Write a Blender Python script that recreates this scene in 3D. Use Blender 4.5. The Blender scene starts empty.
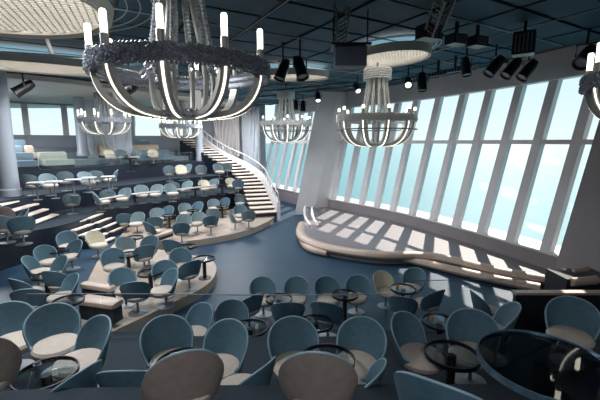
import bpy, math, random
from mathutils import Vector, Matrix
random.seed(7)
S = bpy.context.scene
COL = S.collection
PI = math.pi
# ------------------------------------------------------------------ camera
F = 365.0; H = 4.0; TH = math.atan(58/F); CT, ST = math.cos(TH), math.sin(TH)
cd = bpy.data.cameras.new('camera'); cam = bpy.data.objects.new('camera', cd); COL.objects.link(cam)
cam.location = (0, 0, H); cam.rotation_euler = (PI/2-TH, 0, 0)
cd.sensor_width = 36; cd.lens = 36*F/600; cd.clip_end = 20000; cd.clip_start = .05
S.camera = cam
# ------------------------------------------------------------------ light
S.view_settings.view_transform = 'Standard'; S.view_settings.look = 'None'
S.view_settings.gamma = 1; S.view_settings.use_curve_mapping = False
S.view_settings.exposure = 0.85
W = bpy.data.worlds.new('sky'); S.world = W; W.use_nodes = True
nt = W.node_tree; nt.nodes.clear()
tc = nt.nodes.new('ShaderNodeTexCoord'); sx = nt.nodes.new('ShaderNodeSeparateXYZ')
cr = nt.nodes.new('ShaderNodeValToRGB'); bg = nt.nodes.new('ShaderNodeBackground'); wo = nt.nodes.new('ShaderNodeOutputWorld')
nt.links.new(tc.outputs['Generated'], sx.inputs[0]); nt.links.new(sx.outputs['Z'], cr.inputs[0])
nt.links.new(cr.outputs[0], bg.inputs[0]); nt.links.new(bg.outputs[0], wo.inputs[0])
e = cr.color_ramp.elements
e[0].position = 0.0; e[0].color = (.80, .89, .90, 1)
e[1].position = .7; e[1].color = (.36, .60, .70, 1)
m_ = e.new(.12); m_.color = (.68, .85, .88, 1)
m_ = e.new(.3); m_.color = (.40, .70, .80, 1)
bg.inputs[1].default_value = .66
sd = bpy.data.lights.new('sun', 'SUN'); sun = bpy.data.objects.new('sun', sd); COL.objects.link(sun)
sd.energy = 4.3; sd.angle = math.radians(.7); sd.color = (1, .88, .78)
sdir = Vector((.505, .864, .948)).normalized()
sun.rotation_euler = sdir.to_track_quat('Z', 'Y').to_euler(); sun.location = (20, 30, 30)

def area(name, loc, size, energy, color, rot=(0, 0, 0)):
    l = bpy.data.lights.new(name, 'AREA'); l.shape = 'DISK'; l.size = size
    l.energy = energy; l.color = color
    o = bpy.data.objects.new(name, l); COL.objects.link(o); o.location = loc; o.rotation_euler = rot
    return o
for (x, y, s, e_) in ((-4, 5.4, 2, 75), (-7.5, 12.5, 3, 100), (-6.8, 16.8, 3, 100), (0, 14, 3, 60), (-4.2, 22.5, 2.5, 120), (-15, 16.5, 3, 170), (0, -2.5, 2.5, 70)):
    area('added_fill_light', (x, y, 6.15), s, e_*2.2, (.95, .96, 1))  # fill lamps added under the ceiling to brighten the room, no fittings there

# ------------------------------------------------------------------ helpers
def U(px, py, z):
    x = (px-300)/F; y = -(py-200)/F
    dy = CT+y*ST; dz = -ST+y*CT; t = (z-H)/dz
    return Vector((x*t, dy*t, z))
def at(px, py, Y):
    x = (px-300)/F; y = -(py-200)/F
    t = Y/(CT+y*ST)
    return Vector((x*t, Y, H+(-ST+y*CT)*t))

def mat(name, col, rough=.6, metal=0, noise=0, nscale=20, emit=None, estr=0, bump=0, spec=.5):
    m = bpy.data.materials.new(name); m.use_nodes = True; n = m.node_tree; b = n.nodes['Principled BSDF']
    lin = tuple((c/255/12.92 if c/255 <= .04045 else ((c/255+.055)/1.055)**2.4) for c in col)
    b.inputs['Base Color'].default_value = (*lin, 1); b.inputs['Roughness'].default_value = rough
    b.inputs['Metallic'].default_value = metal; b.inputs['Specular IOR Level'].default_value = spec
    if noise or bump:
        t = n.nodes.new('ShaderNodeTexCoord'); nz = n.nodes.new('ShaderNodeTexNoise')
        nz.inputs['Scale'].default_value = nscale; nz.inputs['Detail'].default_value = 3
        n.links.new(t.outputs['Object'], nz.inputs['Vector'])
        if noise:
            r = n.nodes.new('ShaderNodeValToRGB')
            r.color_ramp.elements[0].position = .3; r.color_ramp.elements[1].position = .7
            r.color_ramp.elements[0].color = tuple(c*(1-noise) for c in lin)+(1,)
            r.color_ramp.elements[1].color = tuple(min(1, c*(1+noise)) for c in lin)+(1,)
            n.links.new(nz.outputs['Fac'], r.inputs[0]); n.links.new(r.outputs[0], b.inputs['Base Color'])
        if bump:
            bp = n.nodes.new('ShaderNodeBump'); bp.inputs['Strength'].default_value = bump
            n.links.new(nz.outputs['Fac'], bp.inputs['Height']); n.links.new(bp.outputs[0], b.inputs['Normal'])
    if emit:
        b.inputs['Emission Color'].default_value = (*emit, 1); b.inputs['Emission Strength'].default_value = estr
    return m
def glassmat(name, tint, gl=.04, rough=.02):
    m = bpy.data.materials.new(name); m.use_nodes = True; n = m.node_tree; n.nodes.clear()
    o = n.nodes.new('ShaderNodeOutputMaterial'); mx = n.nodes.new('ShaderNodeMixShader')
    tr = n.nodes.new('ShaderNodeBsdfTransparent'); g = n.nodes.new('ShaderNodeBsdfGlossy')
    lw_ = n.nodes.new('ShaderNodeLayerWeight'); lw_.inputs[0].default_value = .5
    pw = n.nodes.new('ShaderNodeMath'); pw.operation = 'POWER'; pw.inputs[1].default_value = 4
    fr = n.nodes.new('ShaderNodeMath'); fr.operation = 'MULTIPLY_ADD'; fr.inputs[1].default_value = .6*gl/.04; fr.inputs[2].default_value = gl
    n.links.new(lw_.outputs['Facing'], pw.inputs[0]); n.links.new(pw.outputs[0], fr.inputs[0])
    tr.inputs[0].default_value = (*tint, 1); g.inputs['Roughness'].default_value = rough
    n.links.new(fr.outputs[0], mx.inputs[0]); n.links.new(tr.outputs[0], mx.inputs[1]); n.links.new(g.outputs[0], mx.inputs[2])
    n.links.new(mx.outputs[0], o.inputs[0])
    return m

M = {}
M['carpet'] = mat('navy_carpet', (16, 34, 46), .9, noise=.25, nscale=30)
M['fascia'] = mat('navy_fascia', (22, 32, 48), .5, noise=.15, nscale=3)
M['dance'] = mat('dark_blue_floor', (36, 62, 82), .42, spec=.3, noise=.12, nscale=1.2)
M['beige_floor'] = mat('beige_floor', (168, 154, 140), .45, noise=.12, nscale=2)
M['stage'] = mat('stage_floor', (120, 116, 120), .5, noise=.06, nscale=1.5)
M['lip'] = mat('beige_lip', (184, 166, 152), .4, noise=.04, nscale=3)
M['white'] = mat('white_paint', (205, 204, 206), .5, noise=.03, nscale=2)
M['gray'] = mat('grey_paint', (134, 129, 132), .55, noise=.04, nscale=2)
M['offwhite'] = mat('pale_blue_grey_paint', (150, 158, 168), .4, noise=.05, nscale=1.5)
M['darkwall'] = mat('dark_wall', (40, 42, 48), .35, noise=.1, nscale=4)
M['panel'] = mat('teal_ceiling_panel', (24, 72, 92), .75, noise=.25, nscale=1.2)
M['black'] = mat('black_metal', (16, 17, 20), .4, noise=.1)
M['trackline'] = mat('light_metal_strip', (150, 160, 160), .4)
M['soffit'] = mat('pale_soffit', (196, 192, 184), .6, noise=.04, nscale=2)
M['tread'] = mat('pale_stone_tread', (232, 218, 204), .5, noise=.08, nscale=8)
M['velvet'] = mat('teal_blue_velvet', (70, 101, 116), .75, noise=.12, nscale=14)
M['velvet_lit'] = mat('lit_teal_velvet', (104, 124, 130), .75, noise=.1, nscale=14)  # lighter copy of the velvet, brighter light on far chairs put into colour
M['taupe'] = mat('taupe_velvet', (132, 122, 114), .75, noise=.1, nscale=14)
M['cream'] = mat('cream_fabric', (206, 200, 176), .75, noise=.08, nscale=14)
M['seat'] = mat('pale_seat_fabric', (180, 171, 160), .8, noise=.06, nscale=20)
M['piping'] = mat('pale_blue_piping', (122, 150, 162), .5, noise=.03)
M['steel'] = mat('brushed_steel', (130, 135, 140), .5, .7, noise=.05)
M['rim'] = mat('steel_blue_rim', (120, 150, 170), .25, .8, noise=.05)
M['column'] = mat('dark_column_metal', (60, 58, 60), .3, .7, noise=.05)
M['arm'] = mat('satin_silver', (186, 184, 178), .4, .25, noise=.04)
M['crystal'] = mat('crystal', (186, 190, 198), .2, .3, noise=.35, nscale=30)
M['crystal_dark'] = mat('dark_band', (130, 136, 148), .4, .2, noise=.2, nscale=30)
M['candle'] = mat('lit_candle_tube', (255, 250, 225), .5, emit=(.98, 1, .78), estr=2.2)
M['led'] = mat('lit_strip', (255, 245, 225), .5, emit=(1, .95, .82), estr=1.2)
M['lens'] = mat('lit_lens', (255, 250, 240), .5, emit=(1, .97, .9), estr=1.6)
M['glowface'] = mat('plate_face_added_glow', (215, 212, 204), .6, emit=(1, .97, .92), estr=1.6)  # glow added so the pale plate faces look bright
M['stepgrey'] = mat('blue_grey_step', (128, 138, 146), .6, noise=.1)
M['crystal_lit'] = mat('lit_crystal', (232, 232, 228), .25, .1, noise=.08, nscale=30)  # brighter copy of the crystal, its lit look put into the colour
M['box'] = mat('grey_blue_box', (96, 104, 122), .6, noise=.06)
M['sofa_beige'] = mat('beige_upholstery', (205, 188, 170), .8, noise=.06, nscale=10)
M['sofa_blue'] = mat('blue_upholstery', (118, 138, 150), .8, noise=.08, nscale=10)
M['sofa_green'] = mat('sage_upholstery', (166, 172, 158), .8, noise=.08, nscale=10)
M['amber'] = mat('amber_glass', (190, 130, 80), .2)
M['card'] = mat('white_card', (235, 240, 230), .6)
M['art'] = mat('blue_grey_art_glass', (196, 208, 218), .25, noise=.15, nscale=1)
M['brown_art'] = mat('brown_grey_panel', (184, 176, 172), .35, noise=.15, nscale=1)
G_WIN = glassmat('window_glass', (.93, .97, .98), .012)
G_BAL = glassmat('balustrade_glass', (.93, .95, .96))
G_TAB = glassmat('tinted_glass', (.82, .86, .88))
G_SMK = glassmat('smoked_glass', (.42, .44, .46))

class MB:
    def __init__(s): s.v = []; s.f = []
    def quadgrid(s, rows, closed_u=False, flip=False):
        b = len(s.v); nu = len(rows[0]); nv = len(rows)
        for r in rows: s.v += [tuple(p) for p in r]
        for j in range(nv-1):
            for i in range(nu if closed_u else nu-1):
                a = b+j*nu+i; c = b+j*nu+(i+1) % nu
                q = (a, c, c+nu, a+nu)
                s.f.append(q[::-1] if flip else q)
        return s
    def box(s, c, d, rz=0, M4=None):
        cx, cy, cz = c; hx, hy, hz = d[0]/2, d[1]/2, d[2]/2; b = len(s.v)
        ca, sa = math.cos(rz), math.sin(rz)
        for z in (-hz, hz):
            for (x, y) in ((-hx, -hy), (hx, -hy), (hx, hy), (-hx, hy)):
                s.v.append((cx+x*ca-y*sa, cy+x*sa+y*ca, cz+z))
        s._boxf(b); return s
    def _boxf(s, b):
        for q in ((0, 3, 2, 1), (4, 5, 6, 7), (0, 1, 5, 4), (1, 2, 6, 5), (2, 3, 7, 6), (3, 0, 4, 7)):
            s.f.append(tuple(b+k for k in q))
    def hexa(s, lo, hi):
        b = len(s.v); s.v += [tuple(p) for p in lo]+[tuple(p) for p in hi]; s._boxf(b); return s
    def lathe(s, prof, n=24, c=(0, 0, 0)):
        rows = [[(c[0]+r*math.cos(2*PI*i/n), c[1]+r*math.sin(2*PI*i/n), c[2]+z) for i in range(n)] for r, z in prof]
        return s.quadgrid(rows, True)
    def tube(s, pts, r, n=6, closed=False):
        pts = [Vector(p) for p in pts]; rows = []
        N = len(pts)
        for i, p in enumerate(pts):
            if closed: t = pts[(i+1) % N]-pts[i-1]
            else: t = pts[min(i+1, N-1)]-pts[max(i-1, 0)]
            t.normalize(); up = Vector((0, 0, 1)) if abs(t.z) < .9 else Vector((1, 0, 0))
            a = t.cross(up).normalized(); b = a.cross(t)
            rr = r(i/(N-1)) if callable(r) else r
            rows.append([p+a*rr*math.cos(2*PI*k/n)+b*rr*math.sin(2*PI*k/n) for k in range(n)])
        if closed: rows.append(rows[0])
        s.quadgrid(rows, True)
        if not closed:
            b = len(s.v); L = len(rows)
            s.v += [tuple(pts[0]), tuple(pts[-1])]
            base = b-L*n
            for k in range(n):
                s.f.append((base+(k+1) % n, base+k, b)); s.f.append((b-n+k, b-n+(k+1) % n, b+1))
        return s
    def prism(s, poly, z0, z1):
        n = len(poly); b = len(s.v)
        A = sum(poly[i][0]*poly[(i+1) % n][1]-poly[(i+1) % n][0]*poly[i][1] for i in range(n))
        if A < 0: poly = poly[::-1]
        s.v += [(p[0], p[1], z0) for p in poly]+[(p[0], p[1], z1) for p in poly]
        s.f.append(tuple(b+n+i for i in range(n))); s.f.append(tuple(b+i for i in reversed(range(n))))
        for i in range(n):
            j = (i+1) % n; s.f.append((b+i, b+j, b+n+j, b+n+i))
        return s
    def octa(s, c, r):
        b = len(s.v); x, y, z = c
        s.v += [(x+r, y, z), (x-r, y, z), (x, y+r, z), (x, y-r, z), (x, y, z+r), (x, y, z-r)]
        for q in ((0, 2, 4), (2, 1, 4), (1, 3, 4), (3, 0, 4), (2, 0, 5), (1, 2, 5), (3, 1, 5), (0, 3, 5)):
            s.f.append(tuple(b+k for k in q))
    def rect_sweep(s, pts, nrm, w, z0, z1):
        rows = []
        for p, n_ in zip(pts, nrm):
            a = p-n_*w[0]; c = p+n_*w[1]
            rows.append([(a.x, a.y, z0), (a.x, a.y, z1), (c.x, c.y, z1), (c.x, c.y, z0)])
        s.quadgrid(rows, True, True)
        b = len(s.v)-len(rows)*4
        s.f.append((b, b+1, b+2, b+3)); e_ = len(s.v)-4; s.f.append((e_+3, e_+2, e_+1, e_))
        return s
    def build(s, name, m, parent=None, smooth=False, kind=None):
        me = bpy.data.meshes.new(name); me.from_pydata(s.v, [], s.f); me.materials.append(m if not isinstance(m, str) else M[m])
        me.update()
        if smooth:
            me.polygons.foreach_set('use_smooth', [True]*len(me.polygons))
            try: me.set_sharp_from_angle(angle=math.radians(40))
            except Exception: pass
        o = bpy.data.objects.new(name, me); COL.objects.link(o)
        if parent: o.parent = parent
        if kind: o['kind'] = kind
        return o
def empty(name, loc=(0, 0, 0), rz=0):
    o = bpy.data.objects.new(name, None); COL.objects.link(o); o.location = loc; o.rotation_euler = (0, 0, rz)
    o.empty_display_size = .2
    return o
def tag(o, label, cat, group=None, kind=None):
    o['label'] = label; o['category'] = cat
    if group: o['group'] = group
    if kind: o['kind'] = kind
    return o
def kids(o, cache={}):
    if o.name not in cache: cache[o.name] = list(o.children)
    return cache[o.name]
def copy_tree(o, parent=None):
    c = o.copy(); COL.objects.link(c)
    if parent: c.parent = parent
    for ch in kids(o): copy_tree(ch, c)
    return c
def smooth_line(P, n=6, closed=False):
    P = [Vector((*p, 0)) if len(p) == 2 else Vector(p) for p in P]; out = []
    N = len(P)
    for i in range(N if closed else N-1):
        if closed: a, b, c, d = P[i-1], P[i], P[(i+1) % N], P[(i+2) % N]
        else:
            b, c = P[i], P[i+1]; a = P[i-1] if i else b*2-c; d = P[i+2] if i+2 < N else c*2-b
        for k in range(n):
            t = k/n
            out.append(.5*((2*b)+(c-a)*t+(2*a-5*b+4*c-d)*t*t+(3*b-a-3*c+d)*t**3))
    if not closed: out.append(P[-1])
    return out
def normals(pts):
    out = []
    for i in range(len(pts)):
        t = pts[min(i+1, len(pts)-1)]-pts[max(i-1, 0)]; t.z = 0; t.normalize()
        out.append(Vector((t.y, -t.x, 0)))
    return out
def resample(pts, n):
    L = [0]
    for a, b in zip(pts, pts[1:]): L.append(L[-1]+(b-a).length)
    out = []
    for k in range(n+1):
        d = L[-1]*k/n; i = 0
        while i < len(L)-2 and L[i+1] < d: i += 1
        t = (d-L[i])/max(1e-6, L[i+1]-L[i]); out.append(pts[i].lerp(pts[i+1], t))
    return out
ORD = ['first', 'second', 'third', 'fourth', 'fifth', 'sixth', 'seventh', 'eighth', 'ninth', 'tenth', 'eleventh', 'twelfth', 'thirteenth', 'fourteenth', 'fifteenth', 'sixteenth', 'seventeenth', 'eighteenth', 'nineteenth', 'twentieth', 'twenty-first', 'twenty-second', 'twenty-third', 'twenty-fourth', 'twenty-fifth', 'twenty-sixth']

# ------------------------------------------------------------------ the setting: floors and terraces
# outer line of the curved staircase (plan, height)
STAIR = [(-1.2, 18.3, .35), (-1.75, 20, .9), (-2.35, 21.8, 1.5), (-3.6, 23.5, 2.1), (-5.3, 25, 2.75)]
L1 = [(-1.24, 18.81), (-1.49, 17.26), (-2.37, 15.2), (-3.8, 13.87), (-5.24, 13.15), (-5.71, 12.79), (-5.04, 12.49), (-3.7, 11.87), (-2.87, 11.3), (-2.48, 10.38), (-2.48, 9.24), (-3.03, 8.11), (-3.59, 7.09), (-4.22, 6.06)]
L2 = [(-3.38, 21.03), (-4.71, 19.24), (-6.24, 17.44), (-7.5, 16.07), (-8.09, 14.38), (-8.03, 13.0), (-8.14, 12.05), (-8.48, 11.42), (-8.77, 10.25), (-9.09, 8.46), (-9.3, 6.34)]
L3 = [(-4.15, 23.23), (-5.89, 21.76), (-7.25, 20.18), (-8.41, 17.45), (-9.35, 15.98), (-9.88, 14.92), (-10.19, 13.56), (-10.51, 12.4), (-11.04, 9.46), (-11.35, 6.31)]
L4 = [(-5.9, 24.5), (-8.2, 22.6), (-9.6, 20.6), (-10.5, 18.6), (-11.3, 17), (-12.3, 15.6), (-13.2, 13), (-13.4, 9), (-13.4, 6)]
def terrace(edge, back, z, m, name='floor', fm='fascia'):
    pts = smooth_line(edge, 5)
    poly = [(p.x, p.y) for p in pts]+back
    # fascia prism and a thin walking surface on top
    MB().prism(poly, 0, z-.03).build('trim_%d' % terrace.n, fm, kind='structure'); terrace.n += 1
    MB().prism(poly, z-.03, z).build(name, m, kind='structure')
    return pts
terrace.n = 1
terrace(L1, [(-22, 5.9), (-22, 27.5), (-7, 27.5), (-5.3, 25), (-3.6, 23.5), (-2.35, 21.8), (-1.75, 20.2)], .25, 'beige_floor', fm='beige_floor')
pd = [U(a, b, .25) for a, b in ((122, 234), (112, 246), (97, 262), (88, 280), (84, 300), (80, 325))]
MB().prism([(p.x, p.y) for p in pd]+[(-21, 6), (-21, 20), (-9.5, 18)], .24, .262).build('floor', 'dance', kind='structure')
E2 = terrace(L2, [(-22, 6), (-22, 27.5), (-8, 27.5), (-6.2, 25), (-4.6, 23.9), (-3.6, 22.4)], 1.2, 'carpet')
E3 = terrace(L3, [(-22, 6), (-22, 27.5), (-8, 27.5), (-6.2, 25), (-4.6, 23.9)], 1.95, 'carpet')
E4 = terrace(L4, [(-22, 6), (-22, 27.5), (-8, 27.5)], 2.75, 'carpet')
NR4 = [-n for n in normals(E4)]
# four low sofa steps rising behind the fourth terrace
for k in (1, 2, 3):
    pts = [p+n*(-1.7*k if 0 else 0)+Vector((0, 0, 0)) for p, n in zip(E4, NR4)]
    off = []
    for p, n in zip(E4, NR4):
        q = p+(n if n.x < 0 else -n)*1.7*k
        off.append(q)
    off = [q for q in off if q.y < 26.5]
    MB().prism([(q.x, q.y) for q in off]+[(-22, 6), (-22, 27.4), (off[0].x-.2, 27.4)], 2.7, 2.75+.3*k).build('trim_%d' % terrace.n, 'stepgrey', kind='structure'); terrace.n += 1
# foreground terraces below the viewer
def near(edge, z):
    pts = smooth_line(edge, 5); poly = [(p.x, p.y) for p in pts]+[(7.6, -5), (-12, -5)]
    MB().prism(poly, 0, z-.03).build('trim_%d' % terrace.n, 'fascia', kind='structure'); terrace.n += 1
    MB().prism(poly, z-.03, z).build('floor', 'carpet', kind='structure'); return pts
EN1 = near([(-12, 6.0), (-6, 6.3), (-3.6, 6.6), (-1.5, 6.75), (1, 6.7), (4.3, 6.5), (7.6, 6)], .35)
EN2 = near([(-12, 5.2), (-6, 5.2), (-3, 5.25), (0, 5.2), (3.5, 5.3), (7.6, 5.2)], 1.05)
EN3 = near([(-12, 2.4), (-5, 2.8), (-2, 3.0), (1, 3.05), (3, 3.0), (7.6, 2.7)], 1.8)

# ------------------------------------------------------------------ window wall (bows outwards like a ship's side)
SILLZ = .85; LEAN = .25; HEADZ = 5.9
sill_px = [(262, 183.5), (267, 185), (280, 188), (297, 192), (315, 195.5), (350, 201.8), (387, 209), (420, 216.5), (450, 224.5), (485, 233.5), (520, 244), (560, 256)]
SILL = [U(a, b, SILLZ) for a, b in sill_px]
def sill_at(px):
    for (a, b), (c, d) in zip(sill_px, sill_px[1:]):
        if a <= px <= c:
            y = b+(d-b)*(px-a)/(c-a); return U(px, y, SILLZ)
# smooth fitted curve in plan
SC = smooth_line([(p.x, p.y) for p in SILL[::2]]+[(7.35, 9.75), (7.9, 8.0), (8.2, 6)], 6)
SCN = normals(SC)
SCN = [n if n.x > 0 else -n for n in SCN]
def nearest(p):
    k = min(range(len(SC)), key=lambda i: (SC[i].x-p.x)**2+(SC[i].y-p.y)**2)
    return k
def wall_pt(px):
    q = sill_at(px)
    best = None
    for i in range(len(SC)-1):
        a, b = SC[i], SC[i+1]; d = b-a
        # intersection of the sight line in plan with the segment
        det = q.x*(-d.y)-q.y*(-d.x)
        if abs(det) < 1e-9: continue
        s = (a.x*(-d.y)-a.y*(-d.x))/det; t = (q.x*a.y-q.y*a.x)/det
        if -.001 <= t <= 1.001:
            p = a+d*t; return Vector((p.x, p.y, SILLZ)), SCN[i].lerp(SCN[i+1], t).normalized()
    i = nearest(q); return Vector((SC[i].x, SC[i].y, SILLZ)), SCN[i]
def lean(p, n, z): return Vector((p.x, p.y, 0))+n*LEAN*(z-SILLZ)+Vector((0, 0, z))
INP = [(p.x+n.x*.6, p.y+n.y*.6) for p, n in zip(SC, SCN)]
MB().prism([(-3, 28.3)]+INP[1:]+[(8.5, 6), (8.5, -5.4), (-22.3, -5.4), (-22.3, 28.3)], -.3, 0).build('floor', 'dance', kind='structure')
# low wall below the glass, sill ledge and bulkhead above
P3 = [Vector((p.x, p.y, 0)) for p in SC]
MB().rect_sweep(P3, SCN, (0, .9), 0, SILLZ-.06).build('wall_right', 'gray', kind='structure')
MB().rect_sweep(P3, SCN, (.05, .95), SILLZ-.06, SILLZ).build('trim_%d' % terrace.n, 'white', kind='structure'); terrace.n += 1
rows = []
for p, n in zip(P3, SCN):
    a = lean(p, n, HEADZ); b = lean(p, n, 6.8)
    rows.append([a-n*.18, b-n*.18-n*.12, b+n*.14, a+n*.14])
bk = MB().quadgrid(rows, True, True); bk.build('wall_right', 'white', kind='structure')
def beam(mb, p, n, z0, z1, w, d, d0=0):
    t = Vector((-n.y, n.x, 0)); lo = lean(p, n, z0); hi = lean(p, n, z1)
    f = lambda c: [c-t*w/2+n*d0, c+t*w/2+n*d0, c+t*w/2+n*(d0+d), c-t*w/2+n*(d0+d)]
    A = f(lo); B = f(hi)
    if (A[1]-A[0]).cross(A[3]-A[0]).z < 0: A = A[::-1]; B = B[::-1]
    mb.hexa(A, B)
mull = [262.5, 268.5, 276.5, 285, 293.5, 302, None, 318.5, 332.5, 346, 361, 376, 392, 411, 432, 455, 480.5, 510, 545, 564]
segs = []; prev = None; wn = 1
for a, b in zip(mull, mull[1:]):
    if a is None or b is None: continue
    pa, na = wall_pt(a) if a < 560 else (Vector((7.28, 9.9, SILLZ)), SCN[nearest(Vector((7.28, 9.9, 0)))])
    pb, nb = wall_pt(b) if b < 560 else (Vector((7.4, 9.45, SILLZ)), SCN[nearest(Vector((7.4, 9.45, 0)))])
    w = empty('window_%d' % wn, (0, 0, 0)); w['kind'] = 'structure'; wn += 1
    f = MB(); beam(f, pb, nb, SILLZ, HEADZ+.1, .3, .2, -.03); f.build('mullion', 'white', w)
    if a in (262.5, 318.5):
        f = MB(); beam(f, pa, na, SILLZ, HEADZ+.1, .2, .22, -.03); f.build('mullion', 'white', w)
    # transom at eye height
    def P(p, n, z, d): return lean(p, n, z)+n*d
    f = MB(); lo = [P(pa, na, 3.93, -.02), P(pb, nb, 3.93, -.02), P(pb, nb, 3.93, .2), P(pa, na, 3.93, .2)]
    hi = [P(pa, na, 4.07, -.02), P(pb, nb, 4.07, -.02), P(pb, nb, 4.07, .2), P(pa, na, 4.07, .2)]
    if (lo[1]-lo[0]).cross(lo[3]-lo[0]).z < 0: lo = lo[::-1]; hi = hi[::-1]
    f.hexa(lo, hi).build('transom', 'white', w)
    for z0, z1 in ((SILLZ, 4), (4, HEADZ+.05)):
        f = MB(); q = [P(pa, na, z0, .12), P(pb, nb, z0, .12), P(pb, nb, z1, .12), P(pa, na, z1, .12)]
        f.v = [tuple(v) for v in q]; f.f = [(0, 1, 2, 3)]; f.build('pane', G_WIN, w)
# big leaning pillars
def pillar(p0, p1, depth, name, m, n=None):
    d = (p1-p0); d.z = 0; t = d.normalized(); n = n or Vector((-t.y, t.x, 0))
    if n.x < 0: n = -n
    mb = MB(); f = lambda z: [p+n*LEAN*z*.92+Vector((0, 0, z)) for p in (p0, p1, p1+n*depth, p0+n*depth)]
    A = f(0); B = f(6.75)
    if (A[1]-A[0]).cross(A[3]-A[0]).z < 0: A = A[::-1]; B = B[::-1]
    return mb.hexa(A, B).build(name, m, kind='structure')
pillar(Vector((-.3, 19.9, 0)), Vector((.78, 20.1, 0)), 1.0, 'trim_%d' % terrace.n, 'white', Vector((.86, .5, 0))); terrace.n += 1
pillar(Vector((6.85, 9.55, 0)), Vector((7.6, 6.6, 0)), 1.0, 'wall_right', 'gray')
# walls around
Z1 = 6.9
def wallseg(a, b, name, m, z0=0, z1=Z1, th=.3):
    a = Vector((*a, 0)); b = Vector((*b, 0)); d = (b-a).normalized(); n = Vector((d.y, -d.x, 0))
    lo = [a, b, b+n*th, a+n*th]
    if (lo[1]-lo[0]).cross(lo[3]-lo[0]).z < 0: lo = lo[::-1]
    MB().hexa([p+Vector((0, 0, z0)) for p in lo], [p+Vector((0, 0, z1)) for p in lo]).build(name, m, kind='structure')
wallseg((8.3, 6.5), (8.3, -5.2), 'wall_right', 'gray')
wallseg((8.3, -5.2), (-22, -5.2), 'wall_front', 'darkwall')
wallseg((-22, 27.6), (-22, -5.2), 'wall_left', 'gray')
# back wall with bright windows in it
BW = [(-22, 19), (-17.5, 23.8), (-14.0, 26.2), (-8, 27.5), (-2.6, 27.9)]
wallseg((-22, 19), (-22, 28), 'wall_back', 'offwhite', 0, 3.9)
openings = []
for i in range(3):
    a = Vector((*BW[i], 0)); b = Vector((*BW[i+1], 0))
    wallseg(BW[i+1], BW[i], 'wall_back', 'offwhite', 0, 4.45)
    wallseg(BW[i+1], BW[i], 'wall_back', 'offwhite', 6.4, Z1)
    L = (b-a).length; n = max(2, round(L/2.0)); t = (b-a).normalized(); nn = Vector((-t.y, t.x, 0))
    for k in range(n):
        w = empty('window_%d' % wn); w['kind'] = 'structure'; wn += 1
        p = a.lerp(b, k/n); q = a.lerp(b, (k+1)/n)
        f = MB(); f.box((p.x+nn.x*.1, p.y+nn.y*.1, 5.42), (.34, .3, 1.96), math.atan2(t.y, t.x)); f.build('frame', 'white', w)
        f = MB(); o = nn*.1; f.v = [tuple(p+o+Vector((0, 0, 4.45))), tuple(q+o+Vector((0, 0, 4.45))), tuple(q+o+Vector((0, 0, 6.4))), tuple(p+o+Vector((0, 0, 6.4)))]; f.f = [(0, 1, 2, 3)]
        f.build('pane', G_WIN, w)
wallseg(BW[4], BW[3], 'wall_back', 'offwhite')
# ------------------------------------------------------------------ ceiling
CP = [(-2.2, 28.3)]+[(p.x+n.x*1.55, p.y+n.y*1.55) for p, n in zip(SC, SCN)][1:]+[(9.4, 6), (9.4, -5.4), (-22.3, -5.4), (-22.3, 28.3)]
MB().prism(CP, 6.8, 6.9).build('ceiling', 'black', kind='structure')
def clip_in(x, y):
    c = False; j = len(CP)-1
    for i in range(len(CP)):
        (x1, y1), (x2, y2) = CP[i], CP[j]
        if (y1 > y) != (y2 > y) and x < (x2-x1)*(y-y1)/(y2-y1)+x1-.3: c = not c
        j = i
    return c
pm = MB(); lm = MB(); ang = math.radians(30); ca, sa = math.cos(ang), math.sin(ang)
PW, PH, GAP = 1.45, 1.05, .12
def rot(u, v): return (u*ca-v*sa, u*sa+v*ca)
for i in range(-22, 22):
    for j in range(-22, 40):
        u = i*PW; v = j*PH; x, y = rot(u, v)
        if not clip_in(x, y): continue
        pm.box((x, y, 6.76), (PW-GAP, PH-GAP, .04), ang)
for j in range(-22, 40, 3):
    for k in range(-30, 40):
        a = rot(k, (j+.5)*PH); b = rot(k+1, (j+.5)*PH)
        if clip_in(*a) and clip_in(*b): lm.tube([(a[0], a[1], 6.73), (b[0], b[1], 6.73)], .018, 4)
for i in range(-22, 22, 4):
    for k in range(-30, 40):
        a = rot((i+.5)*PW, k); b = rot((i+.5)*PW, k+1)
        if clip_in(*a) and clip_in(*b): lm.tube([(a[0], a[1], 6.73), (b[0], b[1], 6.73)], .015, 4)
pm.build('ceiling', 'panel', kind='structure'); lm.build('trim_%d' % terrace.n, 'trackline', kind='structure'); terrace.n += 1
# pale soffit over the rear terraces
sf = smooth_line([(-3.4, 28), (-4.2, 24.5), (-6.2, 21.2), (-8.8, 18.0), (-11, 15.5), (-13.5, 14.2), (-22, 13.5)], 5)
MB().prism([(p.x, p.y) for p in sf]+[(-22, 28)], 6.5, 6.7).build('ceiling', 'soffit', kind='structure')

# ------------------------------------------------------------------ sea
sea = MB().box((0, 3000, -30), (16000, 12000, .5)).build('sea', mat('sea_water', (82, 128, 138), .45, spec=.22, bump=0, noise=.04, nscale=.3))
n = sea.data.materials[0].node_tree; b = n.nodes['Principled BSDF']
t = n.nodes.new('ShaderNodeTexCoord'); nz = n.nodes.new('ShaderNodeTexNoise'); nz.inputs['Scale'].default_value = .25; nz.inputs['Detail'].default_value = 5
bp = n.nodes.new('ShaderNodeBump'); bp.inputs['Strength'].default_value = .2; bp.inputs['Distance'].default_value = 2
n.links.new(t.outputs['Object'], nz.inputs['Vector']); n.links.new(nz.outputs['Fac'], bp.inputs['Height'])
ra = n.nodes.new('ShaderNodeMix'); ra.data_type = 'RGBA'; ra.inputs[6].default_value = (.06, .19, .23, 1); ra.inputs[7].default_value = (.11, .27, .31, 1)
n.links.new(nz.outputs['Fac'], ra.inputs[0]); n.links.new(ra.outputs[2], b.inputs['Base Color'])
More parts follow.
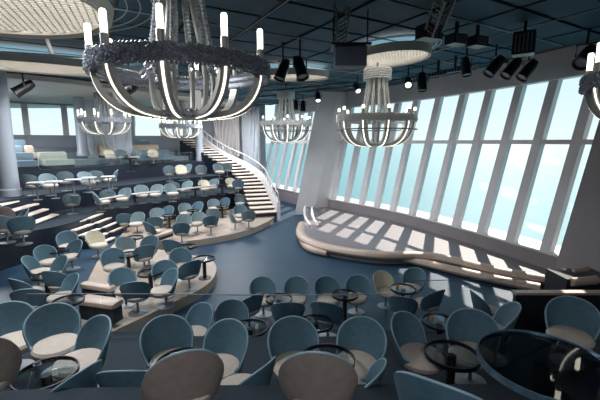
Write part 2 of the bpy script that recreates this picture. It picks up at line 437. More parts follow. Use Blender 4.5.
tag(sea, 'turquoise rippled sea beyond the tall slanted windows', 'sea', kind='stuff')

# ------------------------------------------------------------------ stage
st = smooth_line([(.75, 20.6), (.3, 18), (.05, 15.6), (.08, 14.2), (.45, 13.2), (1.3, 12.3), (2.6, 11.7), (3.9, 11.65), (4.8, 11.2), (5.8, 10.15), (6.9, 9.4)], 6)
back = [(p.x, p.y) for p in SC if 9.5 < p.y < 21][::-1]
stg = empty('stage', (3.5, 13.5, 0)); tag(stg, 'low pale curved stage in front of the slanted windows', 'stage')
def child_world(o, parent):
    o.parent = parent; o.matrix_parent_inverse = Matrix.Translation(parent.location).inverted() if parent.rotation_euler.z == 0 else parent.matrix_world.inverted()
    return o
child_world(MB().prism([(p.x, p.y) for p in st]+back, 0.002, .34).build('platform', 'stage'), stg)
lipw = [Vector((p.x, p.y, .31)) for p in st[10:]]
def lip(pts, z, rx, rz_, name='edge_roll'):
    nr = normals(pts); rows = []
    for p, n_ in zip(pts, nr):
        rows.append([Vector((p.x, p.y, z))+n_*rx*math.cos(2*PI*k/12)+Vector((0, 0, rz_*math.sin(2*PI*k/12))) for k in range(12)])
    mb = MB().quadgrid(rows, True); b0 = 0
    mb.f.append(tuple(range(12))); L = len(mb.v); mb.f.append(tuple(reversed(range(L-12, L))))
    return mb.build(name, 'lip', smooth=True)
child_world(lip(lipw, .28, .2, .14), stg)
lo = smooth_line([U(399, 257, .15)[:2], U(425, 262.5, .15)[:2], U(450, 268.5, .15)[:2], U(500, 279.5, .15)[:2], U(540, 287, .15)[:2]], 5)
step1 = lip(lo, .13, .17, .125, 'stage_step'); tag(step1, 'long low curved beige step in front of the stage, running towards the right pillar', 'step', 'curved steps at the stage edge')
lo = smooth_line([U(305, 232, .15)[:2], U(302.5, 238, .15)[:2], U(306, 245, .15)[:2], U(314, 249.5, .15)[:2], U(328, 252.5, .15)[:2]], 5)
step2 = lip(lo, .13, .15, .125, 'stage_step'); tag(step2, 'short curled beige step around the left nose of the stage', 'step', 'curved steps at the stage edge')
for dx, lab in ((0, 'outer curved white rail hoop at the left tip of the stage beside the leaning pillar'), (.35, 'inner curved white rail hoop at the left tip of the stage beside the leaning pillar')):
    pts = smooth_line([(.62+dx, 19.3, .38), (.35+dx, 18.4, .75), (.22+dx, 17.2, .8), (.25+dx, 16.2, .6), (.45+dx, 15.6, .38)], 5)
    tag(MB().tube(pts, .06, 8).build('curved_rail', 'white', smooth=True), lab, 'rail', 'rail hoops on the stage')

# ------------------------------------------------------------------ curved staircase at the back
path = smooth_line(STAIR+[(-6.6, 26.0, 3.5), (-7.6, 26.9, 4.2)], 6)
PN = normals(path); PN = [n if n.x < 0 else -n for n in PN]
sc = empty('curved_staircase', (-3, 22, 0)); tag(sc, 'curved staircase with pale treads climbing beside the terraces', 'staircase')
rs = resample(path, 24)
zb = .35
NRr = [(-n if n.x > 0 else n) for n in normals(rs)]
trs = []
for i in range(24):
    a, b = rs[i], rs[i+1]; na, nb = NRr[i], NRr[i+1]; z = .35+(i+1)*(4.15-.35)/24
    wd = 1.25
    body = MB().hexa([Vector((a.x, a.y, .3)), Vector((b.x, b.y, .3)), Vector((b.x, b.y, .3))+nb*wd, Vector((a.x, a.y, .3))+na*wd][::-1],
                     [Vector((a.x, a.y, z-.05)), Vector((b.x, b.y, z-.05)), Vector((b.x, b.y, z-.05))+nb*wd, Vector((a.x, a.y, z-.05))+na*wd][::-1])
    child_world(body.build('riser', 'fascia'), sc)
    dd = (a-b)*.1
    f = lambda zz: [Vector((a.x+dd.x, a.y+dd.y, zz)), Vector((b.x, b.y, zz)), Vector((b.x, b.y, zz))+nb*wd, Vector((a.x+dd.x, a.y+dd.y, zz))+na*wd][::-1]
    child_world(MB().hexa(f(z-.05), f(z)).build('tread', 'tread'), sc)
rows = []
for p, n in zip(path, PN):
    o = Vector((p.x, p.y, 0)); zt = p.z+.62
    rows.append([o-n*.02+Vector((0, 0, p.z-.5)), o-n*.02+Vector((0, 0, zt)), o-n*.2+Vector((0, 0, zt)), o-n*.2+Vector((0, 0, max(0, p.z-.9)))])
mb = MB().quadgrid(rows, True); mb.f += [(0, 1, 2, 3)]
child_world(mb.build('balustrade', 'white'), sc)
mb = MB()
for p, n in zip(path[::2], PN[::2]):
    mb.tube([Vector((p.x, p.y, p.z+.6))-n*.1, Vector((p.x, p.y, p.z+1.05))-n*.1], .025, 6)
mb.tube([Vector((p.x, p.y, p.z+1.08))-n*.1 for p, n in zip(path, PN)], .03, 6)
child_world(mb.build('handrail', 'white'), sc)

# straight flights between the left terraces
def flight(tl, tr, bl, br, ztop, zbot, n, label):
    A0 = U(*tl, ztop); A1 = U(*tr, ztop); B0 = U(*bl, zbot); B1 = U(*br, zbot)
    e_ = empty('staircase', ((A0+B1)/2).to_tuple()); e_.location.z = zbot-.15; tag(e_, label, 'staircase', 'straight flights between the left terraces')
    run = ((B0-A0)+(B1-A1))/2; run.z = 0; run = run/(n-1)
    bw = MB()
    for i in range(n):
        t_ = i/(n-1); a = A0.lerp(B0, t_); b = A1.lerp(B1, t_); z = a.z; r = run*1.0
        f = lambda zz, k0, k1: [Vector((a.x, a.y, zz))-r*k0, Vector((b.x, b.y, zz))-r*k0, Vector((b.x, b.y, zz))+r*k1, Vector((a.x, a.y, zz))+r*k1]
        lo_ = f(z-.045, .62, .08); hi_ = f(z, .62, .08)
        if (lo_[1]-lo_[0]).cross(lo_[3]-lo_[0]).z < 0: lo_ = lo_[::-1]; hi_ = hi_[::-1]
        child_world(MB().hexa(lo_, hi_).build('tread', 'tread'), e_)
        lo_ = f(zbot-.2, 1, .0); hi_ = f(z-.045, 1, .0)
        if (lo_[1]-lo_[0]).cross(lo_[3]-lo_[0]).z < 0: lo_ = lo_[::-1]; hi_ = hi_[::-1]
        bw.hexa(lo_, hi_)
    child_world(bw.build('riser', 'fascia'), e_)
flight((67, 225), (86, 219), (97, 245), (115, 237), 1.15, .4, 5, 'left flight of pale treads going down to the beige floor among the front left chairs')
flight((90, 218), (103, 213), (113, 231), (127, 225), 1.15, .5, 4, 'short flight of pale treads below the white ledge, right of the longer flight')
flight((0, 205), (29, 198), (34, 223), (58, 214), 1.88, 1.3, 4, 'wide flight of pale treads beside the left column')
flight((31, 198), (54, 193), (46, 209), (64, 203), 1.88, 1.35, 4, 'narrow flight of pale treads right of the wide flight near the left column')

# ------------------------------------------------------------------ furniture prototypes
def make_chair(shell_m):
    root = empty('tub_chair')
    NU, NV = 28, 6; FM = math.radians(132)
    def top(a):
        c_ = math.cos(a*FM); b_, a_, e_ = (.40, .45, 1.35) if shell_m == 'taupe' else (.46, .37, .7)
        return b_+a_*c_**e_ if c_ > 0 else b_-.045*min(1, -c_/.5)
    def pt(phi, v, off):
        a = abs(phi)/FM; zt = top(a); z = .33+(zt-.33)*v
        hv = (z-.33)/.5
        r = .225+.135*min(1, hv)**.75-.02*a+off
        lean_ = .05*hv*max(0, math.cos(phi))
        cy_ = math.cos(phi)
        return (r*1.1*math.sin(phi), -(r*cy_*(.62 if cy_ > 0 else 1))-lean_-.02, z)
    mb = MB(); ph = [-FM+2*FM*i/NU for i in range(NU+1)]
    outer = [[pt(p, j/NV, .0) for p in ph] for j in range(NV+1)]
    inner = [[pt(p, j/NV, -.035) for p in ph] for j in range(NV+1)]
    rows = outer+inner[::-1]+[outer[0]]
    mb.quadgrid(rows, False)
    for c in (0, NU):
        loop = [r[c] for r in outer]+[r[c] for r in inner[::-1]]; b0 = len(mb.v); mb.v += loop
        L = len(loop)
        for k in range(NV): 
            q = (b0+k, b0+k+1, b0+L-2-k, b0+L-1-k); mb.f.append(q if c else q[::-1])
    mb.build('backrest', shell_m, root, smooth=True)
    mb = MB().tube([Vector(pt(p, 1, -.017))+Vector((0, 0, .004)) for p in ph], .009, 6)
    mb.build('piping', 'piping', root, smooth=True)
    mb = MB()
    prof = [(0, .30), (.2, .31), (.235, .345), (.245, .40), (.225, .435), (.15, .455), (0, .46)]
    n = 24; rws = [[(r*1.1*math.cos(2*PI*i/n), .07+r*1.15*math.sin(2*PI*i/n), z) for i in range(n)] for r, z in prof]
    mb.quadgrid(rws, True); mb.build('seat', 'seat', root, smooth=True)
    MB().lathe([(0, 0), (.2, 0), (.2, .012), (.03, .03), (.024, .05), (.024, .31), (0, .31)], 20).build('pedestal', 'steel', root, smooth=True)
    return root
def make_table(r=.42, h=.76, g=None):
    root = empty('round_table')
    MB().lathe([(0, h-.025), (r-.012, h-.025), (r-.012, h-.011), (0, h-.011)], 40).build('tabletop', g or G_SMK, root, smooth=True)
    MB().lathe([(r-.012, h-.045), (r, h-.045), (r, h), (r-.012, h), (r-.012, h-.045)], 40).build('rim', 'rim' if r > .4 else 'black', root, smooth=True)
    MB().lathe([(0, .01), (r*.17, .01), (r*.17, h-.03), (0, h-.03)], 24).build('column', 'column', root, smooth=True)
    MB().lathe([(0, 0), (r*.6, 0), (r*.6, .015), (0, .02)], 28).build('base', 'column', root, smooth=True)
    return root
PROTO = {k: make_chair(k) for k in ('velvet', 'velvet_lit', 'taupe', 'cream')}
TPROTO = make_table(.3, .58, G_TAB)
used = set()
def inst(key, proto):
    if key in used: return copy_tree(proto)
    used.add(key); kids(proto)
    for c in proto.children: kids(c)
    return proto
for k, p in list(PROTO.items())+[('t', TPROTO)]:
    kids(p)
    for c in p.children: kids(c)
KN = {'velvet': 'teal-blue', 'velvet_lit': 'well-lit teal-blue', 'taupe': 'taupe-grey', 'cream': 'cream'}
def place_chair(px, ty, z, face, kind, label, group):
    p = U(px, ty+(.8 if ty < 215 else 0), z+.83); al = math.atan2(p.x, p.y); h = al+math.radians(face); d = Vector((math.sin(h), math.cos(h), 0))
    c = p+d*.3
    o = inst(kind, PROTO[kind]); o.location = (c.x, c.y, z); o.rotation_euler = (0, 0, -h)
    tag(o, label, 'chair', group)
    return o
def facing(f):
    f = (f+180) % 360-180
    if abs(f) < 35: return 'seen from behind'
    if abs(f) > 145: return 'facing us'
    return 'facing right' if f > 0 else 'facing left'
# rows: (group, place words, z, list of (px, top y, facing, kind))
V, Pq, T, C = 'velvet', 'velvet_lit', 'taupe', 'cream'
ROWS = [
 ('chairs closest to the viewer', 'closest row at the bottom', 1.8, [(-30, 345, 0, T), (185, 356, -4, T), (317, 357, 2, T), (448, 384, 10, V)]),
 ('chairs on the second step up', 'front row with glass tables', 1.05, [(3, 303, 170, V), (48, 304, 175, V), (108, 316, -115, V), (80, 364, -35, V), (122, 368, 25, V), (160, 320, 165, V), (228, 321, -140, V), (266, 364, -50, V), (298, 318, 168, V), (366, 319, -158, V), (410, 316, 118, V), (386, 366, -75, V), (470, 309, 176, V), (522, 306, -100, V), (575, 297, 180, V)]),
 ('chairs on the lowest near step', 'low step behind glass rail', .35, [(208, 303, -130, V), (240, 304, 165, V), (288, 303, 0, V), (324, 303, 15, V)]),
 ('chairs on the dark floor near the stage', 'dark floor facing stage', 0, [(258, 294, -35, V), (260, 277, 172, V), (298, 276, -170, V), (326, 276, 165, V), (360, 275, -165, V), (386, 272, 138, C), (419, 268, -150, V), (402, 297, 5, V), (441, 291, -50, V), (472, 292, 60, V)]),
 ('chairs on the beige front platform', 'beige platform at left', .25, [(112, 248, 178, V), (144, 245, -15, V), (118, 268, 158, V), (152, 259, 178, V), (178, 248, 165, V), (188, 262, -25, V), (172, 268, -115, V), (138, 281, 10, V), (168, 240, 30, V), (122, 237, 150, Pq), (151, 236, -150, V)]),
 ('chairs at the far left of the lower floor', 'lower left by navy wall', .25, [(66, 231, 178, V), (43, 245, 150, V), (77, 240, -125, V), (91, 231, 150, C), (65, 257, -115, V), (75, 274, -108, V), (27, 289, 20, V), (22, 257, 115, V), (12, 279, 60, V), (40, 268, 40, V)]),
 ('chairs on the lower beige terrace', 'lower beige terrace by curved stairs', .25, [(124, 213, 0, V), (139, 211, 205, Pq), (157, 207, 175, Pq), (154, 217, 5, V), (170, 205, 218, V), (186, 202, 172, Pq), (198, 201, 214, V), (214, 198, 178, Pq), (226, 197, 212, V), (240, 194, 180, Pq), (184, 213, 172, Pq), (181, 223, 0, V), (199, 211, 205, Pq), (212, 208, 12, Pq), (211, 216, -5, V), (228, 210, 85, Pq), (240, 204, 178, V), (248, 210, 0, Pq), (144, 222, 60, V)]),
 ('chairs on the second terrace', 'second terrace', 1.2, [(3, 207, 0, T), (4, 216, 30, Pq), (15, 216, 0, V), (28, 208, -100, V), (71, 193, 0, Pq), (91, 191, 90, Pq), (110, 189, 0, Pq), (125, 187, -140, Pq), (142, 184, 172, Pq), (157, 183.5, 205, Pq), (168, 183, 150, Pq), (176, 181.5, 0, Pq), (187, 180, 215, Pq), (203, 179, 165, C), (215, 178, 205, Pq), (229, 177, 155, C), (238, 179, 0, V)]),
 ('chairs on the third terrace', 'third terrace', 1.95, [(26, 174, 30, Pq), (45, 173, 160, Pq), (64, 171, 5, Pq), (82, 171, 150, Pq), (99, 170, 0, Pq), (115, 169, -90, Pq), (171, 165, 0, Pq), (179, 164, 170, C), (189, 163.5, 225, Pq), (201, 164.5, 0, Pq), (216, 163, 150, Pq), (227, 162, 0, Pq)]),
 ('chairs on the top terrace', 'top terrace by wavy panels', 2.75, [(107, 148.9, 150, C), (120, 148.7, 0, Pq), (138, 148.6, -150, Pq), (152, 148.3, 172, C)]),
]
for grp, where, z, L in ROWS:
    L = sorted(L); 
    for i, (px, ty, fc, kd) in enumerate(L):
        nm = ORD[i] if i else 'leftmost'
        if i == len(L)-1: nm = 'rightmost'
        lab = '%s tub chair %s, %s, %s' % (KN[kd], facing(fc), nm if i in (0, len(L)-1) else nm+' from left', where)
        place_chair(px, ty, z, fc, kd, lab, grp)
# tables: px, py of the centre of the top, floor height
def place_table(px, py, z, label, group):
    p = U(px, py, z+.58); o = inst('t', TPROTO); o.location = (p.x, p.y, z); tag(o, label, 'table', group); return p
NT = [(46, 372, 1.05, 'round smoked-glass table below the leftmost facing chair at the bottom left'),
      (183, 362, 1.05, 'round glass table just behind the first big taupe chair back'),
      (328, 358, 1.05, 'round glass table just behind the second big taupe chair back'),
      (452, 353, 1.05, 'round glass table left of the large smoked-glass table'),
      (250, 327, .35, 'round glass table with a small white card between the low step chairs'),
      (316, 322, .35, 'round glass table behind the two chairs on the low step'),
      (440, 321, .35, 'round glass table with a pale rim right of the low step chairs'),
      (279, 298, 0, 'round glass table between the two leftmost chairs on the dark floor'),
      (345, 294, 0, 'round glass table with a bright ring between the middle chairs on the dark floor'),
      (403, 288, 0, 'round glass table in front of the sunlit cream chair'),
      (128, 254, .25, 'round table between chairs at the back of the beige platform'),
      (150, 272, .25, 'round table over the pale seat in the middle of the beige platform'),
      (204, 258, .25, 'small dark table at the rounded end of the beige platform'),
      (186, 246, .25, 'dark table on the dark floor between the two beige platforms'),
      (46, 275, .25, 'round table by the far left chairs near the navy wall'),
      (68, 300, .25, 'round table laid with small items beside the beige benches'),
      (57, 250, .25, 'round table between the three chairs below the straight stairs'),
      (134, 237, .25, 'round table in front of the short flight of stairs'),
      (169, 215, .25, 'leftmost round table on the lower beige terrace'),
      (193, 210, .25, 'second round table from left on the lower beige terrace'),
      (222, 206, .25, 'rightmost round table on the lower beige terrace'),
      (134, 190, 1.2, 'small table between chairs at the middle of the white-ledged terrace'),
      (195, 185, 1.2, 'small table left of the cream chair on the second terrace'),
      (222, 184, 1.2, 'small table right of the cream chair on the second terrace'),
      (130, 158, 2.75, 'small table on the top terrace by the wavy panels')]
TP = [place_table(*t[:3], t[3], 'round tables in the lounge') for t in NT]
BT = U(549, 361, 2.55); o = make_table(.42); BT = Vector((1.64, 2.23, 2.55)); o.location = (BT.x, BT.y, 1.8)
tag(o, 'large round smoked-glass table with steel-blue rim in the bottom right corner', 'table', 'round tables in the lounge')
# keep neighbouring chairs from touching each other or the tables
CHR = [o for o in COL.objects if o.name.startswith('tub_chair') and 'label' in o]
TBL = [o for o in COL.objects if o.name.startswith('round_table') and 'label' in o]
for it in range(14):
    for i, a in enumerate(CHR):
        for b in CHR[i+1:]:
            if abs(a.location.z-b.location.z) > .05: continue
            d = b.location-a.location; L_ = d.length
            if 1e-4 < L_ < .61: m_ = d/L_*(.61-L_)*.5; a.location -= m_; b.location += m_
        for b in TBL:
            if abs(a.location.z-b.location.z) > .05: continue
            d = b.location-a.location; L_ = d.length; mn = .42 if b.location.z < 1.7 else .7
            if 1e-4 < L_ < mn: a.location -= d/L_*(mn-L_)*.6
# small things on tables
def lowitem(name, mb, m, p, label, cat, group):
    o = mb.build(name, m, smooth=True); o.location = p; tag(o, label, cat, group)
def cup(): return MB().lathe([(0, 0), (.03, 0), (.038, .07), (.034, .07), (.027, .008), (0, .008)], 14)
def card(): return MB().box((0, 0, .035), (.05, .01, .07), .3)
words = ['bottom left table', 'table behind the first taupe chair', 'table behind the second taupe chair', 'table left of the large corner table', 'low step table with the card', 'low step table behind the chairs', 'low step table at the right', 'dark floor table at the left', 'dark floor table in the middle', 'table by the sunlit cream chair']
for i, w_ in enumerate(words):
    p = TP[i]
    q = Vector((p.x-.12, p.y+.05, p.z-.01)); 
    lowitem('candle_holder', cup(), 'amber' if i in (9, 6) else 'steel', q, 'small round candle holder on the '+w_, 'candle holder', 'candle holders on the glass tables')
    if i in (0, 1, 4, 8, 7): lowitem('menu_card', card(), 'card', Vector((p.x+.12, p.y-.04, p.z-.01)), 'little white upright card on the '+w_, 'card', 'white cards on the glass tables')
# white ledge along the second terrace and light ledges on the third
lw = [Vector((p.x, p.y, 0)) for p in E2[3:21]]; nr = [(-n if n.x > 0 else n) for n in normals(lw)]
lw2 = [p+n*.02 for p, n in zip(lw, nr)]
lg = empty('drinks_ledge', (lw2[8].x, lw2[8].y, 1.2)); tag(lg, 'long narrow white ledge curving along the front of the second terrace', 'ledge')
child_world(MB().rect_sweep(lw2, nr, (.07, .07), 1.68, 1.73).build('ledge_top', 'white'), lg)
for k in range(0, len(lw2), 3):
    child_world(MB().tube([lw2[k]+Vector((0, 0, 1.2)), lw2[k]+Vector((0, 0, 1.68))], .025, 8).build('post', 'steel'), lg)
for i, (px, py) in enumerate(((36, 182), (54, 181), (73, 179), (89, 177), (108, 176))):
    p = U(px, py, 2.6)
    r_ = empty('side_table', (p.x, p.y, 1.95)); tag(r_, 'small square white-topped table, %s from left between third terrace chairs' % ORD[i], 'table', 'white-topped side tables on the third terrace')
    MB().box((0, 0, .63), (.5, .3, .04), .3).build('tabletop', 'white', r_); MB().lathe([(0, 0), (.14, 0), (.14, .02), (.025, .03), (.025, .61), (0, .61)], 12).build('pedestal', 'steel', r_)
# beige low benches on the platform
def bench(a, b, z0, hgt, wid, label):
    a = Vector((a.x, a.y, 0)); b = Vector((b.x, b.y, 0)); c = (a+b)/2; d = b-a; L = d.length; rz = math.atan2(d.y, d.x)
    e_ = empty('bench', (c.x, c.y, z0), rz); tag(e_, label, 'bench', 'low beige benches')
    MB().box((0, 0, (hgt-.09)/2), (L*.94, wid*.7, hgt-.09)).build('base', 'fascia', e_)
    rows = []; N = 12
    for t_ in (0, .04, .96, 1):
        s_ = .8 if t_ in (0, 1) else 1
        rows.append([(-L/2+L*t_, wid/2*s_*math.copysign(abs(math.cos(2*PI*k/N))**.6, math.cos(2*PI*k/N)), hgt-.07+.07*s_*math.copysign(abs(math.sin(2*PI*k/N))**.6, math.sin(2*PI*k/N))) for k in range(N)])
    mb = MB().quadgrid(rows, True); mb.f.append(tuple(reversed(range(N)))); mb.f.append(tuple(range(3*N, 4*N)))
    mb.build('cushion', 'lip', e_, smooth=True)
bench(U(83, 281.5, .8), U(113, 286, .8), .35, .45, .22, 'upper of two low beige benches left of the platform')
bench(U(82, 296, .8), U(118, 301, .8), .35, .45, .36, 'lower and thicker of two low beige benches left of the platform')
bench(U(155, 235, .6), U(172, 229.5, .6), .35, .25, .22, 'short low beige bench at the left end of the lower beige terrace')
# partition and bolsters by the right pillar
pa = empty('partition', (5.6, 7.25, 0)); tag(pa, 'low dark partition with pale cap in front of the right pillar', 'partition')
MB().box((.25, 0, .43), (2.7, .1, .86)).build('panel', 'darkwall', pa)
MB().box((.25, 0, .885), (2.74, .16, .05)).build('cap', 'lip', pa)
for (px, py, w_, r_, lab) in ((584, 281, .6, .1, 'larger cream bolster cushion beside the right pillar above the partition'), (581, 269.5, .38, .06, 'smaller cream bolster cushion behind the larger one at the right pillar')):
    p = at(px, py, 7.75 if r_ > .07 else 8.1)
    o = MB().tube([(-w_/2, 0, 0), (-w_/2+.02, 0, 0), (w_/2-.02, 0, 0), (w_/2, 0, 0)], lambda t_: r_ if .1 < t_ < .9 else r_*.8, 14).build('bolster', 'lip', smooth=True)
    o.location = p; o.rotation_euler = (0, -.08, .05); tag(o, lab, 'cushion')
BS = empty('banquette', (6.5, 8.1, 0)); tag(BS, 'dark upholstered banquette behind the partition at the right pillar', 'bench')
MB().box((0, 0, .49), (1.1, .7, .98)).build('body', 'darkwall', BS)

# ------------------------------------------------------------------ upper sofas
def sofa(i0, i1, off, z, m, label):
    seg = [E4[k]+(NR4[k] if NR4[k].x < 0 else -NR4[k])*off for k in range(i0, i1+1)]
    seg = resample(seg, 10); nr = normals(seg); nr = [(n if n.x < 0 else -n) for n in nr]
    c = seg[5]; e_ = empty('curved_sofa', (c.x, c.y, z)); tag(e_, label, 'sofa', 'curved sofas on the upper steps')
    S0 = [Vector((p.x, p.y, 0)) for p in seg]
    child_world(MB().rect_sweep(S0, nr, (.0, .75), z, z+.16).build('base', 'darkwall'), e_)
    child_world(MB().rect_sweep(S0, nr, (.03, .7), z+.16, z+.42).build('seat', m, smooth=False), e_)
    rows = []
    for p, n in zip(S0, nr):
        prof = [(.52, .40), (.55, .68), (.6, .76), (.72, .78), (.8, .72), (.82, .1)]
        rows.append([p+n*a+Vector((0, 0, z+b)) for a, b in prof])
    mb = MB().quadgrid(rows, True); mb.f.append(tuple(range(6))); L_ = len(mb.v); mb.f.append(tuple(reversed(range(L_-6, L_))))
    child_world(mb.build('backrest', m, smooth=True), e_)
nE = len(E4)-1
rowsof = ['lowest', 'second', 'third', 'highest']
spec = {0: [(4, 8, 'sofa_blue', 'right'), (17, 21, 'sofa_green', 'centre'), (22, 27, 'sofa_blue', 'left')],
        1: [(4, 10, 'sofa_beige', 'right'), (19, 21, 'sofa_beige', 'centre'), (22, 27, 'sofa_blue', 'left')],
        2: [(4, 10, 'sofa_blue', 'right'), (17, 22, 'sofa_blue', 'centre'), (23, 28, 'sofa_blue', 'left')],
        3: [(18, 22, 'sofa_green', 'centre'), (23, 28, 'sofa_beige', 'left')]}
for k, Ls in spec.items():
    for a, b, m_, wd in Ls:
        sofa(int(a), int(b), .35+1.7*k, 2.75+.3*k, m_, 'curved %s sofa, %s sofa of the %s row on the upper steps' % (m_.split('_')[1], wd, rowsof[k]))
# glass balustrades
def balustrade(pts, z, h, n, label, posts=True, m=G_BAL):
    pts = resample(pts, n); c = pts[n//2]
    e_ = empty('glass_balustrade', (c.x, c.y, z)); tag(e_, label, 'balustrade', 'glass balustrades')
    for a, b in zip(pts, pts[1:]):
        d = (b-a).normalized(); nn = Vector((-d.y, d.x, 0))*.006
        a2 = a+d*.01; b2 = b-d*.01
        lo = [Vector((p.x, p.y, z)) for p in (a2-nn, b2-nn, b2+nn, a2+nn)]
        hi = [p+Vector((0, 0, h)) for p in lo]
        child_world(MB().hexa(lo, hi).build('glass_panel', m), e_)
    child_world(MB().tube([Vector((p.x, p.y, z+h)) for p in pts], .008, 5).build('top_rail', 'steel'), e_)
balustrade([p+Vector((0, -.1, 0)) for p in EN2 if -4.5 < p.x < 1.35], 1.05, .72, 5, 'clear glass balustrade across the middle in front of the second near step')
0 and balustrade([p+Vector((0, -.1, 0)) for p in EN3 if -4.5 < p.x < 5], 1.8, .05, 4, 'low glass edge strip in front of the closest step')
balustrade([Vector((2.2, 7.0, 0)), Vector((4.4, 7.05, 0))], .35, .9, 2, 'clear glass balustrade at the left end of the dark partition')
balustrade([E4[k]+Vector((-.06, 0, 0)) for k in range(2, 32)], 2.75, .6, 14, 'glass balustrade along the top terrace in front of the sofas')

# ------------------------------------------------------------------ columns and wavy panels
def column(x, y, z0, z1, r, label, flare=1.0):
    o = MB().lathe([(0, 0), (r*1.15, 0), (r*1.15, .25), (r, .3), (r*.96, (z1-z0)*.5), (r*flare, z1-z0), (0, z1-z0)], 28).build('column', 'offwhite', smooth=True)
    o.location = (x, y, z0); tag(o, label, 'column', 'round columns')
p = U(11, 196, 1.95); column(p.x, p.y, 1.95, 6.72, .31, 'thick pale column at the left edge of the room')
column(-12.5, 21.2, 3.2, 6.45, .28, 'grey column between the bright rear windows and the wavy panels')
column(-11.1, 24.3, 2.75, 6.45, .24, 'slim pale column right of the wavy panels')
column(-6.7, 24.6, 2.75, 6.45, .24, 'slim pale column at the top of the curved staircase')
def wavy(pa, pb, z0, z1, n, m, label, amp=.12):
    a = Vector((*pa, 0)); b = Vector((*pb, 0)); d = (b-a).normalized(); nn = Vector((d.y, -d.x, 0))
    if nn.y > 0: nn = -nn
    c = (a+b)/2; e_ = empty('wavy_panel', (c.x, c.y, z0)); tag(e_, label, 'panel', 'panels with wavy white ribbons')
    lo = [a, b, b-nn*.08, a-nn*.08]
    if (lo[1]-lo[0]).cross(lo[3]-lo[0]).z < 0: lo = lo[::-1]
    child_world(MB().hexa([q+Vector((0, 0, z0)) for q in lo], [q+Vector((0, 0, z1)) for q in lo]).build('backing', m), e_)
    L = (b-a).length
    for i in range(n):
        s0 = L*(i+.5)/n; pts = []
        for k in range(13):
            t_ = k/12; w_ = amp*math.sin(t_*5+i*.9)+.25*amp*i/n*t_
            pts.append(a+d*min(L-.05, max(.05, s0+w_))+nn*(.05+.06*math.sin(t_*4+i))+Vector((0, 0, z0+(z1-z0)*t_)))
        child_world(MB().tube(pts, .045, 6).build('ribbon', 'white', smooth=True), e_)
wavy((-12.6, 21.8), (-10.4, 22.9), 2.75, 6.42, 5, 'art', 'blue-grey panel with wavy white ribbons behind the hanging left chandelier', .25)
wavy((-6.3, 27.2), (-4.4, 26.9), 3.0, 6.42, 9, 'brown_art', 'brown-grey panel with many white ribbons at the top of the curved stairs', .15)
wavy((-4.2, 27.0), (-2.9, 26.4), 0, 6.42, 7, 'art', 'tall pale panel with white ribbons between the curved stairs and the windows', .15)

